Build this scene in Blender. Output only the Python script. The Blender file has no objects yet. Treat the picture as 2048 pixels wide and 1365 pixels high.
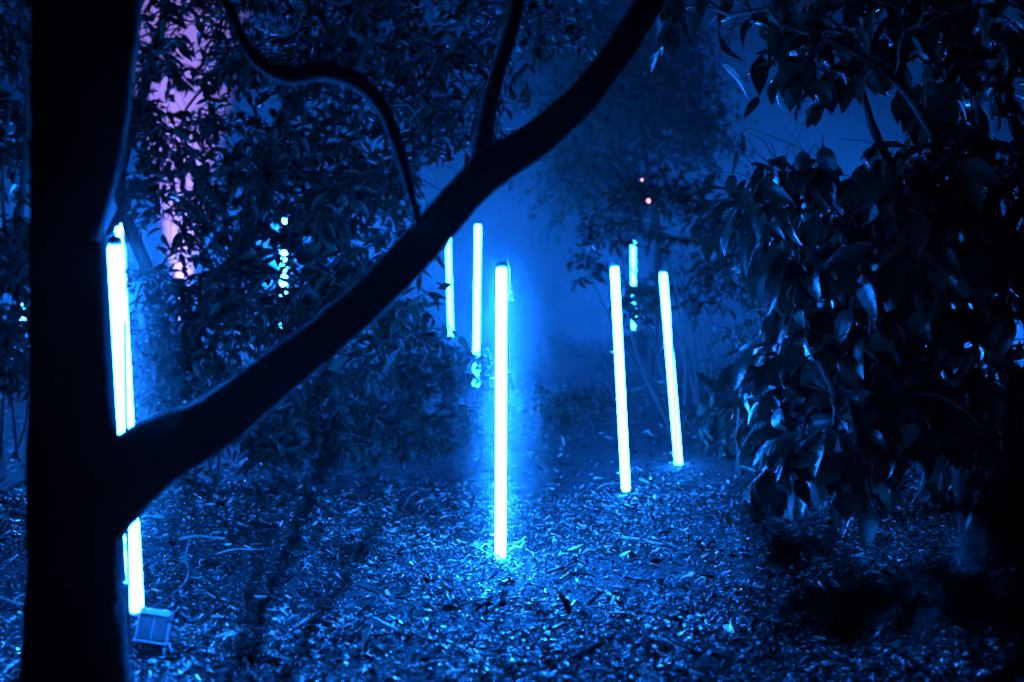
import bpy, math, random
import numpy as np
from mathutils import Matrix, Vector

R = math.radians
rng = np.random.default_rng(7)
random.seed(7)
scene = bpy.context.scene
col = scene.collection

# ------------------------------------------------------------------ camera
FPX = 50.0 / 36.0 * 2048          # focal length in photograph pixels
VH = 640.0                        # row of the horizon
CAMZ = 1.0
cam_d = bpy.data.cameras.new('camera')
cam = bpy.data.objects.new('camera', cam_d)
col.objects.link(cam)
cam.location = (0, 0, CAMZ)
cam.rotation_euler = (R(90), 0, 0)
cam_d.sensor_width = 36
cam_d.lens = 50
cam_d.shift_y = -(682.5 - VH) / 2048
cam_d.clip_start = 0.05
cam_d.clip_end = 400
cam_d.dof.use_dof = True
cam_d.dof.focus_distance = 5.7
cam_d.dof.aperture_fstop = 1.8
scene.camera = cam

# ------------------------------------------------------------------ sky and exposure
world = bpy.data.worlds.new('World')
scene.world = world
world.use_nodes = True
wn = world.node_tree
sky = wn.nodes.new('ShaderNodeTexSky')
sky.sky_type = 'NISHITA'
sky.sun_disc = False
sky.sun_elevation = R(-4.0)
sky.sun_rotation = R(200)
bg = wn.nodes['Background']
bg.inputs['Strength'].default_value = 0.012
wn.links.new(sky.outputs[0], bg.inputs['Color'])

vs = scene.view_settings
vs.view_transform = 'Standard'
vs.look = 'None'
vs.exposure = -0.1
vs.gamma = 1.0
vs.use_curve_mapping = False
scene.render.engine = 'CYCLES'
cy = scene.cycles
cy.use_denoising = True
cy.max_bounces = 5
cy.diffuse_bounces = 2
cy.glossy_bounces = 2
cy.transmission_bounces = 3
cy.volume_bounces = 0
cy.sample_clamp_indirect = 4.0
cy.use_light_tree = True
cy.use_adaptive_sampling = True
cy.adaptive_threshold = 0.03
cy.caustics_reflective = False
cy.caustics_refractive = False

LAMP_BLUE = (0.006, 0.16, 1.0)
LAMP_POWER = 520.0

# ------------------------------------------------------------------ helpers
def P(u, v, d):
    """photograph pixel + distance in metres -> point in the place"""
    return np.array([(u - 1024.0) / FPX * d, d, CAMZ + (VH - v) / FPX * d])

GY = np.array([-20, 5.9, 7.5, 8.6, 11, 14, 17, 20, 40, 130.0])
GZ = np.array([0, 0, .07, .10, .45, .65, .8, .88, 1.25, 2.0])
_k = rng.normal(size=(14, 2)) * np.array([1.1, 1.1]) * rng.uniform(.4, 3.2, (14, 1))
_ph = rng.uniform(0, 6.28, 14)
def ground_z(x, y):
    x = np.asarray(x, float); y = np.asarray(y, float)
    z = sum(np.interp(y + o, GY, GZ) for o in (-.8, -.4, 0, .4, .8)) / 5
    n = np.zeros(np.broadcast(x, y).shape)
    for i in range(14):
        n = n + np.sin(_k[i, 0] * x + _k[i, 1] * y + _ph[i]) / (1 + np.hypot(*_k[i]))
    return z + n * 0.011

def mesh_np(name, verts, faces_list):
    """verts (n,3); faces_list: list of int arrays (m,k)"""
    me = bpy.data.meshes.new(name)
    verts = np.ascontiguousarray(verts, dtype=np.float32)
    me.vertices.add(len(verts))
    me.vertices.foreach_set('co', verts.ravel())
    loops = np.concatenate([f.ravel() for f in faces_list]).astype(np.int32)
    tot = np.concatenate([np.full(len(f), f.shape[1]) for f in faces_list]).astype(np.int32)
    start = np.concatenate([[0], np.cumsum(tot)[:-1]]).astype(np.int32)
    me.loops.add(len(loops)); me.loops.foreach_set('vertex_index', loops)
    me.polygons.add(len(tot))
    me.polygons.foreach_set('loop_start', start)
    me.polygons.foreach_set('loop_total', tot)
    me.polygons.foreach_set('use_smooth', np.ones(len(tot), dtype=bool))
    me.update(calc_edges=True)
    return me

def add(name, me, mat=None, parent=None, loc=None):
    o = bpy.data.objects.new(name, me)
    col.objects.link(o)
    if me is not None and mat is not None and len(me.materials) == 0:
        me.materials.append(mat)
    if parent is not None:
        o.parent = parent
    if loc is not None:
        o.location = loc
    return o

def tag(o, label=None, cat=None, group=None, kind=None):
    if label: o['label'] = label
    if cat: o['category'] = cat
    if group: o['group'] = group
    if kind: o['kind'] = kind
    return o

def empty(name, loc, label, cat, group=None):
    o = bpy.data.objects.new(name, None)
    col.objects.link(o)
    o.location = loc
    o.empty_display_size = .1
    return tag(o, label, cat, group)

class MB:
    """collects shapes (verts + quads/tris) for one mesh"""
    def __init__(s): s.v = []; s.f = {}; s.n = 0
    def put(s, v, *faces):
        for f in faces:
            f = np.asarray(f, int)
            s.f.setdefault(f.shape[1], []).append(f + s.n)
        s.v.append(np.asarray(v, float)); s.n += len(v)
    def tube(s, pts, rad, sides=8, rough=0.0, cap=True, bark=0.0):
        pts = np.asarray(pts, float); n = len(pts)
        rad = np.broadcast_to(np.asarray(rad, float), (n,))
        tan = np.gradient(pts, axis=0)
        tan /= np.linalg.norm(tan, axis=1)[:, None] + 1e-9
        up = np.array([0, 0, 1.0]) if abs(tan[0][2]) < .9 else np.array([1.0, 0, 0])
        a = np.cross(tan[0], up); a /= np.linalg.norm(a)
        ang = np.linspace(0, 2 * np.pi, sides, endpoint=False)
        V = []
        for i in range(n):
            a = a - tan[i] * np.dot(a, tan[i]); a /= np.linalg.norm(a) + 1e-9
            b = np.cross(tan[i], a)
            rr = rad[i] * (1 + rough * rng.normal(size=sides)) if rough else rad[i]
            if bark:
                ds = 0 if i == 0 else np.linalg.norm(pts[i] - pts[i - 1])
                arc = ds if i == 0 else arc + ds
                wob = .5 * math.sin(9 * arc) + .3 * math.sin(23 * arc + 1)
                rg = np.abs(np.sin(4.5 * ang + 1.5 * wob + 2)) * .7 + np.abs(np.sin(7.5 * ang - 2 * wob + 11 * arc)) * .5
                lump = .8 * np.sin(ang + 5 * arc + 1) * math.sin(8 * arc + 2) + .6 * np.sin(2 * ang - 13 * arc) + .7 * math.sin(21 * arc) * np.cos(ang - 17 * arc)
                rr = rr * (1 + bark * (rg - .6 + lump + rng.normal(size=sides) * .45))
            V.append(pts[i] + np.outer(np.cos(ang) * rr, a) + np.outer(np.sin(ang) * rr, b))
        V = np.concatenate(V)
        i, j = np.meshgrid(np.arange(n - 1), np.arange(sides), indexing='ij')
        j2 = (j + 1) % sides
        q = np.stack([i * sides + j, i * sides + j2, (i + 1) * sides + j2, (i + 1) * sides + j], -1).reshape(-1, 4)
        if cap:
            c = np.arange(1, sides - 1)
            t1 = np.stack([np.zeros_like(c), c + 1, c], -1)
            t2 = np.stack([np.zeros_like(c), c, c + 1], -1) + (n - 1) * sides
            s.put(V, q, np.concatenate([t1, t2]))
        else:
            s.put(V, q)
    def box(s, c, half, M=None, taper=1.0):
        sg = np.array([[x, y, z] for z in (-1, 1) for y in (-1, 1) for x in (-1, 1)], float)
        v = sg * np.asarray(half, float)
        v[4:, :2] *= taper
        if M is not None: v = v @ np.asarray(M).T
        s.put(v + np.asarray(c, float), [[0, 2, 3, 1], [4, 5, 7, 6], [0, 1, 5, 4], [2, 6, 7, 3], [0, 4, 6, 2], [1, 3, 7, 5]])
    def mesh(s, name):
        return mesh_np(name, np.concatenate(s.v), [np.concatenate(f) for f in s.f.values()])
    def build(s, name, mat, parent=None, origin=None, flat=False):
        me = s.mesh(name)
        if origin is not None:
            me.transform(Matrix.Translation(-Vector(origin)))
        if flat:
            me.polygons.foreach_set('use_smooth', np.zeros(len(me.polygons), dtype=bool))
        return add(name, me, mat, parent)

def smooth_path(pts, n):
    """Catmull-Rom through control points"""
    pts = np.asarray(pts, float)
    k = len(pts)
    ext = np.vstack([2 * pts[0] - pts[1], pts, 2 * pts[-1] - pts[-2]])
    out = []
    for t in np.linspace(0, k - 1 - 1e-6, n):
        i = int(t); f = t - i
        p0, p1, p2, p3 = ext[i:i + 4]
        out.append(.5 * (2 * p1 + (p2 - p0) * f + (2 * p0 - 5 * p1 + 4 * p2 - p3) * f ** 2 + (3 * p1 - p0 - 3 * p2 + p3) * f ** 3))
    return np.array(out)

# ------------------------------------------------------------------ materials
def mat_new(name):
    m = bpy.data.materials.new(name)
    m.use_nodes = True
    nt = m.node_tree
    return m, nt, nt.nodes['Principled BSDF']

def ramp(nt, fac, stops):
    r = nt.nodes.new('ShaderNodeValToRGB')
    e = r.color_ramp.elements
    while len(e) < len(stops): e.new(.5)
    for k, (p, c) in zip(e, stops):
        k.position = p; k.color = (*c, 1)
    nt.links.new(fac, r.inputs[0])
    return r.outputs[0]

def noise(nt, scale, detail=4, coord='Object', rough=.6):
    tc = nt.nodes.new('ShaderNodeTexCoord')
    n = nt.nodes.new('ShaderNodeTexNoise')
    n.inputs['Scale'].default_value = scale
    n.inputs['Detail'].default_value = detail
    n.inputs['Roughness'].default_value = rough
    nt.links.new(tc.outputs[coord], n.inputs['Vector'])
    return n.outputs['Fac']

def bump(nt, b, h, strength, dist):
    n = nt.nodes.new('ShaderNodeBump')
    n.inputs['Strength'].default_value = strength
    n.inputs['Distance'].default_value = dist
    nt.links.new(h, n.inputs['Height'])
    nt.links.new(n.outputs[0], b.inputs['Normal'])

def leaf_mat(name, dark, light, rough=.32, island=True, spec=.5):
    m, nt, b = mat_new(name)
    g = nt.nodes.new('ShaderNodeNewGeometry')
    oi = nt.nodes.new('ShaderNodeObjectInfo')
    ad = nt.nodes.new('ShaderNodeMath'); ad.operation = 'ADD'
    nt.links.new(g.outputs['Random Per Island'], ad.inputs[0])
    nt.links.new(oi.outputs['Random'], ad.inputs[1])
    fr = nt.nodes.new('ShaderNodeMath'); fr.operation = 'FRACT'
    nt.links.new(ad.outputs[0], fr.inputs[0])
    c = ramp(nt, fr.outputs[0], [(0, dark), (.8, light), (1, tuple(x * 1.5 for x in light))])
    nt.links.new(c, b.inputs['Base Color'])
    rr = nt.nodes.new('ShaderNodeMapRange')
    rr.inputs['To Min'].default_value = rough - .08
    rr.inputs['To Max'].default_value = rough + .16
    nt.links.new(noise(nt, 30, 2), rr.inputs[0])
    nt.links.new(rr.outputs[0], b.inputs['Roughness'])
    b.inputs['Specular IOR Level'].default_value = spec
    bump(nt, b, noise(nt, 60, 2), .25, .004)
    # thin leaf: some light passes through
    tr = nt.nodes.new('ShaderNodeBsdfTranslucent')
    nt.links.new(c, tr.inputs['Color'])
    mx = nt.nodes.new('ShaderNodeMixShader'); mx.inputs[0].default_value = .12
    nt.links.new(b.outputs[0], mx.inputs[1]); nt.links.new(tr.outputs[0], mx.inputs[2])
    nt.links.new(mx.outputs[0], nt.nodes['Material Output'].inputs[0])
    return m

def bark_mat(name, c0, c1, scale=18):
    m, nt, b = mat_new(name)
    tc = nt.nodes.new('ShaderNodeTexCoord')
    mp = nt.nodes.new('ShaderNodeMapping'); mp.inputs['Scale'].default_value = (1, 1, .25)
    nt.links.new(tc.outputs['Object'], mp.inputs[0])
    n = nt.nodes.new('ShaderNodeTexNoise'); n.inputs['Scale'].default_value = scale
    n.inputs['Detail'].default_value = 6; n.inputs['Roughness'].default_value = .65
    nt.links.new(mp.outputs[0], n.inputs[0])
    nt.links.new(ramp(nt, n.outputs[0], [(.3, c0), (.7, c1)]), b.inputs['Base Color'])
    b.inputs['Roughness'].default_value = .85
    bump(nt, b, n.outputs[0], .8, .012)
    return m

def plain(name, color, rough=.5, metal=0.0, nscale=40, var=.25):
    m, nt, b = mat_new(name)
    lo = tuple(x * (1 - var) for x in color); hi = tuple(min(1, x * (1 + var)) for x in color)
    nt.links.new(ramp(nt, noise(nt, nscale), [(.3, lo), (.7, hi)]), b.inputs['Base Color'])
    b.inputs['Roughness'].default_value = rough
    b.inputs['Metallic'].default_value = metal
    return m

def emit(name, color, strength):
    m, nt, b = mat_new(name)
    b.inputs['Base Color'].default_value = (.6, .6, .6, 1)
    b.inputs['Emission Color'].default_value = (*color, 1)
    b.inputs['Emission Strength'].default_value = strength
    return m

def litter_mat(name, stops, rough=.5):
    m, nt, b = mat_new(name)
    g = nt.nodes.new('ShaderNodeNewGeometry')
    nt.links.new(ramp(nt, g.outputs['Random Per Island'], stops), b.inputs['Base Color'])
    mr = nt.nodes.new('ShaderNodeMath'); mr.operation = 'MULTIPLY_ADD'
    mr.inputs[1].default_value = .45; mr.inputs[2].default_value = rough - .2
    w = nt.nodes.new('ShaderNodeMath'); w.operation = 'FRACT'
    ml = nt.nodes.new('ShaderNodeMath'); ml.operation = 'MULTIPLY'; ml.inputs[1].default_value = 17.3
    nt.links.new(g.outputs['Random Per Island'], ml.inputs[0])
    nt.links.new(ml.outputs[0], w.inputs[0]); nt.links.new(w.outputs[0], mr.inputs[0])
    nt.links.new(mr.outputs[0], b.inputs['Roughness'])
    bump(nt, b, noise(nt, 140, 3), .3, .003)
    return m

M = {
    'camellia': leaf_mat('camellia_leaf', (.007, .016, .008), (.022, .042, .024), .25, spec=.65),
    'laurel': leaf_mat('laurel_leaf', (.004, .01, .005), (.013, .026, .014), .36, spec=.2),
    'shrub': leaf_mat('shrub_leaf', (.005, .012, .006), (.017, .033, .018), .42, spec=.28),
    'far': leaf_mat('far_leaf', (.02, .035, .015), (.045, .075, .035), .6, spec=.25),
    'bark': bark_mat('dark_bark', (.012, .009, .006), (.04, .03, .022)),
    'twig': bark_mat('twig_bark', (.04, .03, .022), (.11, .09, .07), 40),
    'stem': bark_mat('pale_stem', (.08, .075, .06), (.2, .19, .16), 40),
    'lamp_bright': emit('lamp_diffuser_bright', LAMP_BLUE, LAMP_POWER * 1.75),
    'lamp': emit('lamp_diffuser', LAMP_BLUE, LAMP_POWER),
    'lamp_dim': emit('lamp_diffuser_dim', LAMP_BLUE, LAMP_POWER * .5),
    'cap': plain('clear_grey_plastic', (.32, .33, .35), .25),
    'stake': plain('dull_steel', (.12, .12, .13), .5, .3),
    'tie': plain('white_cable_tie', (.75, .75, .75), .4),
    'cable': plain('black_cable', (.03, .03, .03), .4),
    'housing': plain('grey_cast_housing', (.55, .56, .58), .5),
    'dark_housing': plain('dark_housing', (.012, .012, .013), .6),
    'chips': litter_mat('wood_chip', [(0, (.004, .003, .002)), (.55, (.018, .013, .009)), (.8, (.09, .072, .055)), (1, (.72, .65, .56))], .3),
    'litter': litter_mat('dead_leaf', [(0, (.01, .007, .004)), (.6, (.06, .045, .03)), (1, (.3, .25, .19))], .38),
    'stick': plain('dry_stick', (.26, .22, .17), .7),
}
m, nt, b = mat_new('damp_soil')
nt.links.new(ramp(nt, noise(nt, 9, 8), [(.3, (.004, .003, .002)), (.75, (.02, .015, .011))]), b.inputs['Base Color'])
b.inputs['Roughness'].default_value = .8
bump(nt, b, noise(nt, 55, 8, rough=.75), 1, .03)
M['soil'] = m

# ------------------------------------------------------------------ ground
def axis(lo, hi, step, far_lo, far_hi, n):
    f = np.arange(lo, hi + 1e-6, step)
    a = lo - np.geomspace(step, lo - far_lo, n)[::-1]
    c = hi + np.geomspace(step, far_hi - hi, n)
    return np.concatenate([a, f, c])
gx = axis(-7, 7, .07, -70, 70, 24)
gy = axis(2.2, 13, .07, -20, 125, 26)
X, Y = np.meshgrid(gx, gy)
Z = ground_z(X, Y) + rng.normal(size=X.shape) * .004
nx, ny = len(gx), len(gy)
i, j = np.meshgrid(np.arange(ny - 1), np.arange(nx - 1), indexing='ij')
q = np.stack([i * nx + j, i * nx + j + 1, (i + 1) * nx + j + 1, (i + 1) * nx + j], -1).reshape(-1, 4)
tag(add('ground', mesh_np('ground', np.stack([X, Y, Z], -1).reshape(-1, 3), [q]), M['soil']), 'dark damp soil of the woodland floor', kind='structure')

# ------------------------------------------------------------------ instancing of small shapes into one mesh
def frames(dirs, ups):
    """rotation matrices (n,3,3): columns X, Y = dir, Z close to up"""
    y = dirs / (np.linalg.norm(dirs, axis=1)[:, None] + 1e-9)
    x = np.cross(y, ups); x /= np.linalg.norm(x, axis=1)[:, None] + 1e-9
    z = np.cross(x, y)
    return np.stack([x, y, z], -1)

def stamp(tmpl, pos, rot, scl):
    tv, tf = tmpl
    scl = np.asarray(scl, float)
    if scl.ndim == 1: scl = scl[:, None] * np.ones(3)
    v = np.einsum('nij,nkj->nki', rot, tv[None] * scl[:, None, :]) + pos[:, None, :]
    off = np.arange(len(pos)) * len(tv)
    f = (tf[None] + off[:, None, None]).reshape(-1, tf.shape[1])
    return v.reshape(-1, 3), f

def merge(parts):
    V = []; F = {}; n = 0
    for v, f in parts:
        if len(v) == 0: continue
        V.append(v); F.setdefault(f.shape[1], []).append(f + n); n += len(v)
    return np.concatenate(V), [np.concatenate(x) for x in F.values()]

def leaf_template(width, rows, cols, droop, fold, wave=0.0, tip=1.6, seed=0):
    """a leaf one unit long along +Y, pointed, folded along its midrib, drooping"""
    r = np.random.default_rng(seed)
    ts = np.linspace(0, 1, rows)
    V = []
    for k, t in enumerate(ts):
        w = width * .5 * (math.sin(math.pi * min(1, t ** .8)) ** .75) * (1 - .25 * t ** tip)
        if k == 0: w = width * .03
        if k == rows - 1: w = width * .012
        for c in np.linspace(-1, 1, cols):
            z = -droop * t * t + fold * abs(c) * w + wave * math.sin(7 * t + 2 * c) * w * (abs(c))
            V.append((c * w, t - .1 * droop * t * t, z))
    i, j = np.meshgrid(np.arange(rows - 1), np.arange(cols - 1), indexing='ij')
    q = np.stack([i * cols + j, i * cols + j + 1, (i + 1) * cols + j + 1, (i + 1) * cols + j], -1).reshape(-1, 4)
    return np.array(V), q

LEAF = {
    'camellia': [leaf_template(.52, 9, 5, .18, .22, .06), leaf_template(.46, 9, 5, .32, .4, .1), leaf_template(.56, 9, 5, .08, .12, .12)],
    'laurel': [leaf_template(.36, 6, 3, .25, .3), leaf_template(.42, 6, 3, .1, .5), leaf_template(.32, 6, 3, .45, .4)],
    'shrub': [leaf_template(.42, 5, 3, .2, .3), leaf_template(.36, 5, 3, .35, .45)],
    'narrow': [leaf_template(.2, 6, 3, .3, .4), leaf_template(.24, 6, 3, .5, .4)],
    'far': [leaf_template(.5, 4, 3, .2, .4)],
}
LEAF_ME = {}
def leaf_mesh(kind, k, mat):
    key = (kind, k, mat)
    if key not in LEAF_ME:
        me = mesh_np(kind + '_leaf', LEAF[kind][k][0], [LEAF[kind][k][1]])
        me.materials.append(M[mat])
        LEAF_ME[key] = me
    return LEAF_ME[key]

def foliage(root, kind, mat, pos, dirs, ups, size, max_parts=300):
    """leaves of one plant: those that show largest as single leaf objects, the rest as one part"""
    n = len(pos)
    rot = frames(dirs, ups)
    nv = len(LEAF[kind])
    var = np.arange(n) % nv
    chosen = np.zeros(n, bool)
    if max_parts:
        smp = np.array([[0, .2, 0], [0, .5, -.05], [.15, .5, -.05], [-.15, .5, -.05], [0, .8, -.15]])
        w = np.einsum('nij,kj->nki', rot, smp) * size[:, None, None] + pos[:, None, :]
        y = np.maximum(w[..., 1], .1)
        u = 1024 + w[..., 0] / y * FPX; v = VH - (w[..., 2] - CAMZ) / y * FPX
        ok = (u >= 0) & (u < 2048) & (v >= 0) & (v < 1365)
        cell = (np.clip(u, 0, 2047) // 8).astype(int) + 256 * (np.clip(v, 0, 1364) // 8).astype(int)
        zb = np.full(256 * 171, 1e9)
        np.minimum.at(zb, cell[ok], y[ok])
        vis = ok & (y < zb[cell] + .03)
        facing = np.abs(np.einsum('ni,ni->n', rot[:, :, 2], -pos / np.linalg.norm(pos, axis=1)[:, None]))
        score = vis.sum(1) * (.3 + facing) * (size / pos[:, 1]) ** 2
        chosen[np.argsort(-score)[:max_parts]] = True
    base = np.array(root.location)
    for k in np.nonzero(chosen)[0]:
        o = bpy.data.objects.new('leaf', leaf_mesh(kind, int(var[k]), mat))
        col.objects.link(o)
        o.parent = root
        mtx = np.eye(4)
        mtx[:3, :3] = rot[k] * size[k]
        mtx[:3, 3] = pos[k] - base
        o.matrix_local = Matrix(mtx.tolist())
    rest = ~chosen
    if rest.any():
        parts = []
        for k in range(nv):
            s = rest & (var == k)
            if s.any():
                parts.append(stamp(LEAF[kind][k], pos[s] - base, rot[s], size[s]))
        v, f = merge(parts)
        o = add('foliage', mesh_np('foliage', v, f), M[mat], root)
        o['kind'] = 'stuff'
    return rot

# ------------------------------------------------------------------ plants
def in_blobs(blobs, n, gaps=()):
    """points inside ellipsoids given as (u, v, d, ru px, rv px, rd m, weight)"""
    w = np.array([b[6] for b in blobs], float); w /= w.sum()
    out = []
    while len(out) < n:
        b = blobs[rng.choice(len(blobs), p=w)]
        r = rng.normal(size=3); r = r / np.linalg.norm(r) * rng.uniform(.12, 1) ** (1 / 2.2)
        m = b[2] / FPX
        p = P(b[0], b[1], b[2]) + np.array([r[0] * b[3] * m, r[1] * b[5], r[2] * b[4] * m])
        if p[1] < .5 or p[2] < ground_z(p[0], p[1]) + .03: continue
        u = 1024 + p[0] / p[1] * FPX; v = VH - (p[2] - CAMZ) / p[1] * FPX
        if any(((u - g[0]) / g[2]) ** 2 + ((v - g[1]) / g[3]) ** 2 < 1 for g in gaps): continue
        out.append(p)
    return np.array(out)

def grow(roots, targets, sag=.06, bias=.35):
    """join every target to the nearest grown node; returns nodes, parents, paths"""
    nodes = [np.array(p) for p in roots]; par = [-1] * len(nodes)
    rp = np.array(roots)
    dist = np.array([np.min(np.linalg.norm(rp - t, axis=1)) for t in targets])
    paths = []; dep = [0.0] * len(nodes)
    ends = []
    for k in np.argsort(dist):
        t = targets[k]
        A = np.array(nodes)
        d = np.linalg.norm(A - t, axis=1) + bias * np.array(dep) * .3
        p = int(np.argmin(d))
        L = np.linalg.norm(A[p] - t)
        mid = [A[p] + (t - A[p]) * f + rng.normal(size=3) * L * .09 + np.array([0, 0, sag * L * math.sin(math.pi * f)]) for f in (.3, .65)]
        prev = p; seq = [p]
        for q_ in mid + [t]:
            nodes.append(np.array(q_)); par.append(prev); dep.append(dep[prev] + L / 3)
            prev = len(nodes) - 1; seq.append(prev)
        paths.append(seq); ends.append(prev)
    cnt = np.zeros(len(nodes))
    for e in ends:
        q_ = e
        while q_ != -1:
            cnt[q_] += 1; q_ = par[q_]
    return np.array(nodes), par, paths, cnt

def sprays(nodes, paths, n_twig, n_leaf, twig_len, leaf_size, droop, center, spread=.8, alt=1.0):
    """leafy twigs at the end of each path"""
    tw = []; lp = []; ld = []; lu = []; ls = []
    for seq in paths:
        e = nodes[seq[-1]]; prev = nodes[seq[-2]]
        o = e - prev; o /= np.linalg.norm(o) + 1e-9
        c = e - center; c /= np.linalg.norm(c) + 1e-9
        for _ in range(n_twig):
            dv = o * .5 + c * .5 + rng.normal(size=3) * spread + np.array([0, 0, .1])
            dv /= np.linalg.norm(dv)
            L = twig_len * rng.uniform(.5, 1.3)
            pts = [e, e + dv * L * .5 + np.array([0, 0, .03 * L]), e + dv * L - np.array([0, 0, .15 * L])]
            tw.append(np.array(pts))
            for s in range(n_leaf):
                f = (s + .6) / n_leaf
                b = pts[0] * (1 - f) ** 2 + 2 * f * (1 - f) * pts[1] + f * f * pts[2]
                side = np.cross(dv, [0, 0, 1]); side /= np.linalg.norm(side) + 1e-9
                sg = 1 if s % 2 else -1
                d_ = dv * rng.uniform(.2, .8) + side * sg * rng.uniform(.3, 1) * alt + rng.normal(size=3) * .35 + np.array([0, 0, -droop * rng.uniform(.2, 1.4)])
                lp.append(b); ld.append(d_)
                lu.append(np.array([0, 0, 1]) + c * .7 + rng.normal(size=3) * .45)
                ls.append(leaf_size * rng.uniform(.6, 1.2))
    return tw, np.array(lp), np.array(ld), np.array(lu), np.array(ls)

def plant(name, label, cat, base, stems, blobs, n_targets, kind='laurel', mat='laurel', n_twig=3, n_leaf=6,
          twig_len=.22, leaf_size=.1, droop=.5, gaps=(), stem_mat='bark', twig_mat='twig', r0=.005, group=None,
          max_parts=300, stem_name='trunk', sides=10, spread=.8):
    """stems: list of (control points, radii); blobs as in in_blobs"""
    root = empty(name, base, label, cat, group)
    base = np.array(base)
    rootpts = []
    for pts, rad in stems:
        n = 6 * len(pts)
        path = smooth_path(pts, n)
        rr = np.interp(np.linspace(0, 1, n), np.linspace(0, 1, len(rad)), rad)
        mb = MB(); mb.tube(path - base, rr, sides, .05)
        mb.build(stem_name, M[stem_mat], root)
        rootpts += list(path[n // 4::2])
    T = in_blobs(blobs, n_targets, gaps)
    nodes, par, paths, cnt = grow(rootpts, T)
    ctr = T.mean(0)
    tw, lp, ld, lu, ls = sprays(nodes, paths, n_twig, n_leaf, twig_len, leaf_size, droop, ctr, spread)
    mb = MB()
    for seq in paths:
        pr = r0 * np.maximum(cnt[seq], 1) ** .42
        pr[0] = min(pr[0], pr[1] * 1.15) if pr[0] > 0 else pr[1]
        mb.tube(nodes[seq] - base, pr, 5, cap=False)
    for t in tw:
        mb.tube(t - base, [r0 * .6, r0 * .45, r0 * .2], 3, cap=False)
    mb.build('branches', M[twig_mat], root)['kind'] = 'stuff'
    if gaps:
        tip = lp + ld / (np.linalg.norm(ld, axis=1)[:, None]) * ls[:, None] * .6
        u = 1024 + tip[:, 0] / tip[:, 1] * FPX; v = VH - (tip[:, 2] - CAMZ) / tip[:, 1] * FPX
        keep = np.ones(len(lp), bool)
        for g in gaps:
            keep &= ((u - g[0]) / (g[2] * .8)) ** 2 + ((v - g[1]) / (g[3] * .8)) ** 2 > 1
        lp, ld, lu, ls = lp[keep], ld[keep], lu[keep], ls[keep]
    up = lp[:, 2] > ground_z(lp[:, 0], lp[:, 1]) + .01
    foliage(root, kind, mat, lp[up], ld[up], lu[up], ls[up], max_parts)
    return root

def G(u, d):
    x = (u - 1024) / FPX * d
    return np.array([x, d, float(ground_z(x, d))])

def PP(pts, d0, d1=None):
    d1 = d0 if d1 is None else d1
    n = len(pts)
    return [P(u, v, d0 + (d1 - d0) * k / max(1, n - 1)) for k, (u, v) in enumerate(pts)]

# ---- the dark leaning tree in the foreground
def foreground_tree():
    d = 3.2
    base = G(150, d)
    root = empty('leaning_tree', base, 'black silhouetted tree with a long forked limb rising across the clearing', 'tree')
    px = d / FPX
    def limb(pts, radii_px, d0, d1, n=40, sides=18, name='limb', rough=.025):
        n = int(n * 2.4); sides = int(sides * 1.6)
        path = smooth_path(PP(pts, d0, d1), n)
        rr = np.interp(np.linspace(0, 1, n), np.linspace(0, 1, len(radii_px)), radii_px) * px
        mb = MB(); mb.tube(path - base, rr, sides, 0, bark=.032)
        return mb.build(name, M['bark'], root)
    limb([(150, 1560), (155, 1430), (152, 1200), (148, 900), (138, 600), (134, 400), (128, 200), (125, 0), (118, -260)],
         [135, 112, 98, 90, 76, 72, 66, 60, 50], d, d + .1, 60, name='trunk')
    limb([(150, 470), (186, 330), (212, 200), (230, 60), (244, -120), (265, -300)], [50, 54, 52, 50, 46, 38], d, d + .2)
    limb([(130, 1090), (215, 985), (310, 905), (420, 850), (530, 768), (640, 682), (745, 590), (840, 492), (925, 395), (985, 335), (1065, 285), (1150, 212), (1205, 145), (1255, 75), (1310, -15), (1380, -150), (1440, -300)],
         [78, 82, 74, 60, 51, 47, 45, 44, 44, 47, 42, 39, 37, 36, 36, 34, 30], d, 4.0, 90)
    limb([(935, 400), (962, 320), (972, 240), (995, 150), (1022, 60), (1040, -40), (1050, -160)], [26, 26, 21, 19, 18, 17, 14], 3.72, 3.95, 30, 12)
    limb([(300, -260), (390, -120), (455, 10), (505, 110), (570, 152), (650, 143), (722, 170), (770, 225), (797, 300), (820, 380), (836, 450)], [9, 9, 10, 13, 18, 22, 20, 16, 13, 10, 6], 3.45, 3.5, 50, 12, name='branch')
    return root
foreground_tree()

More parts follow.
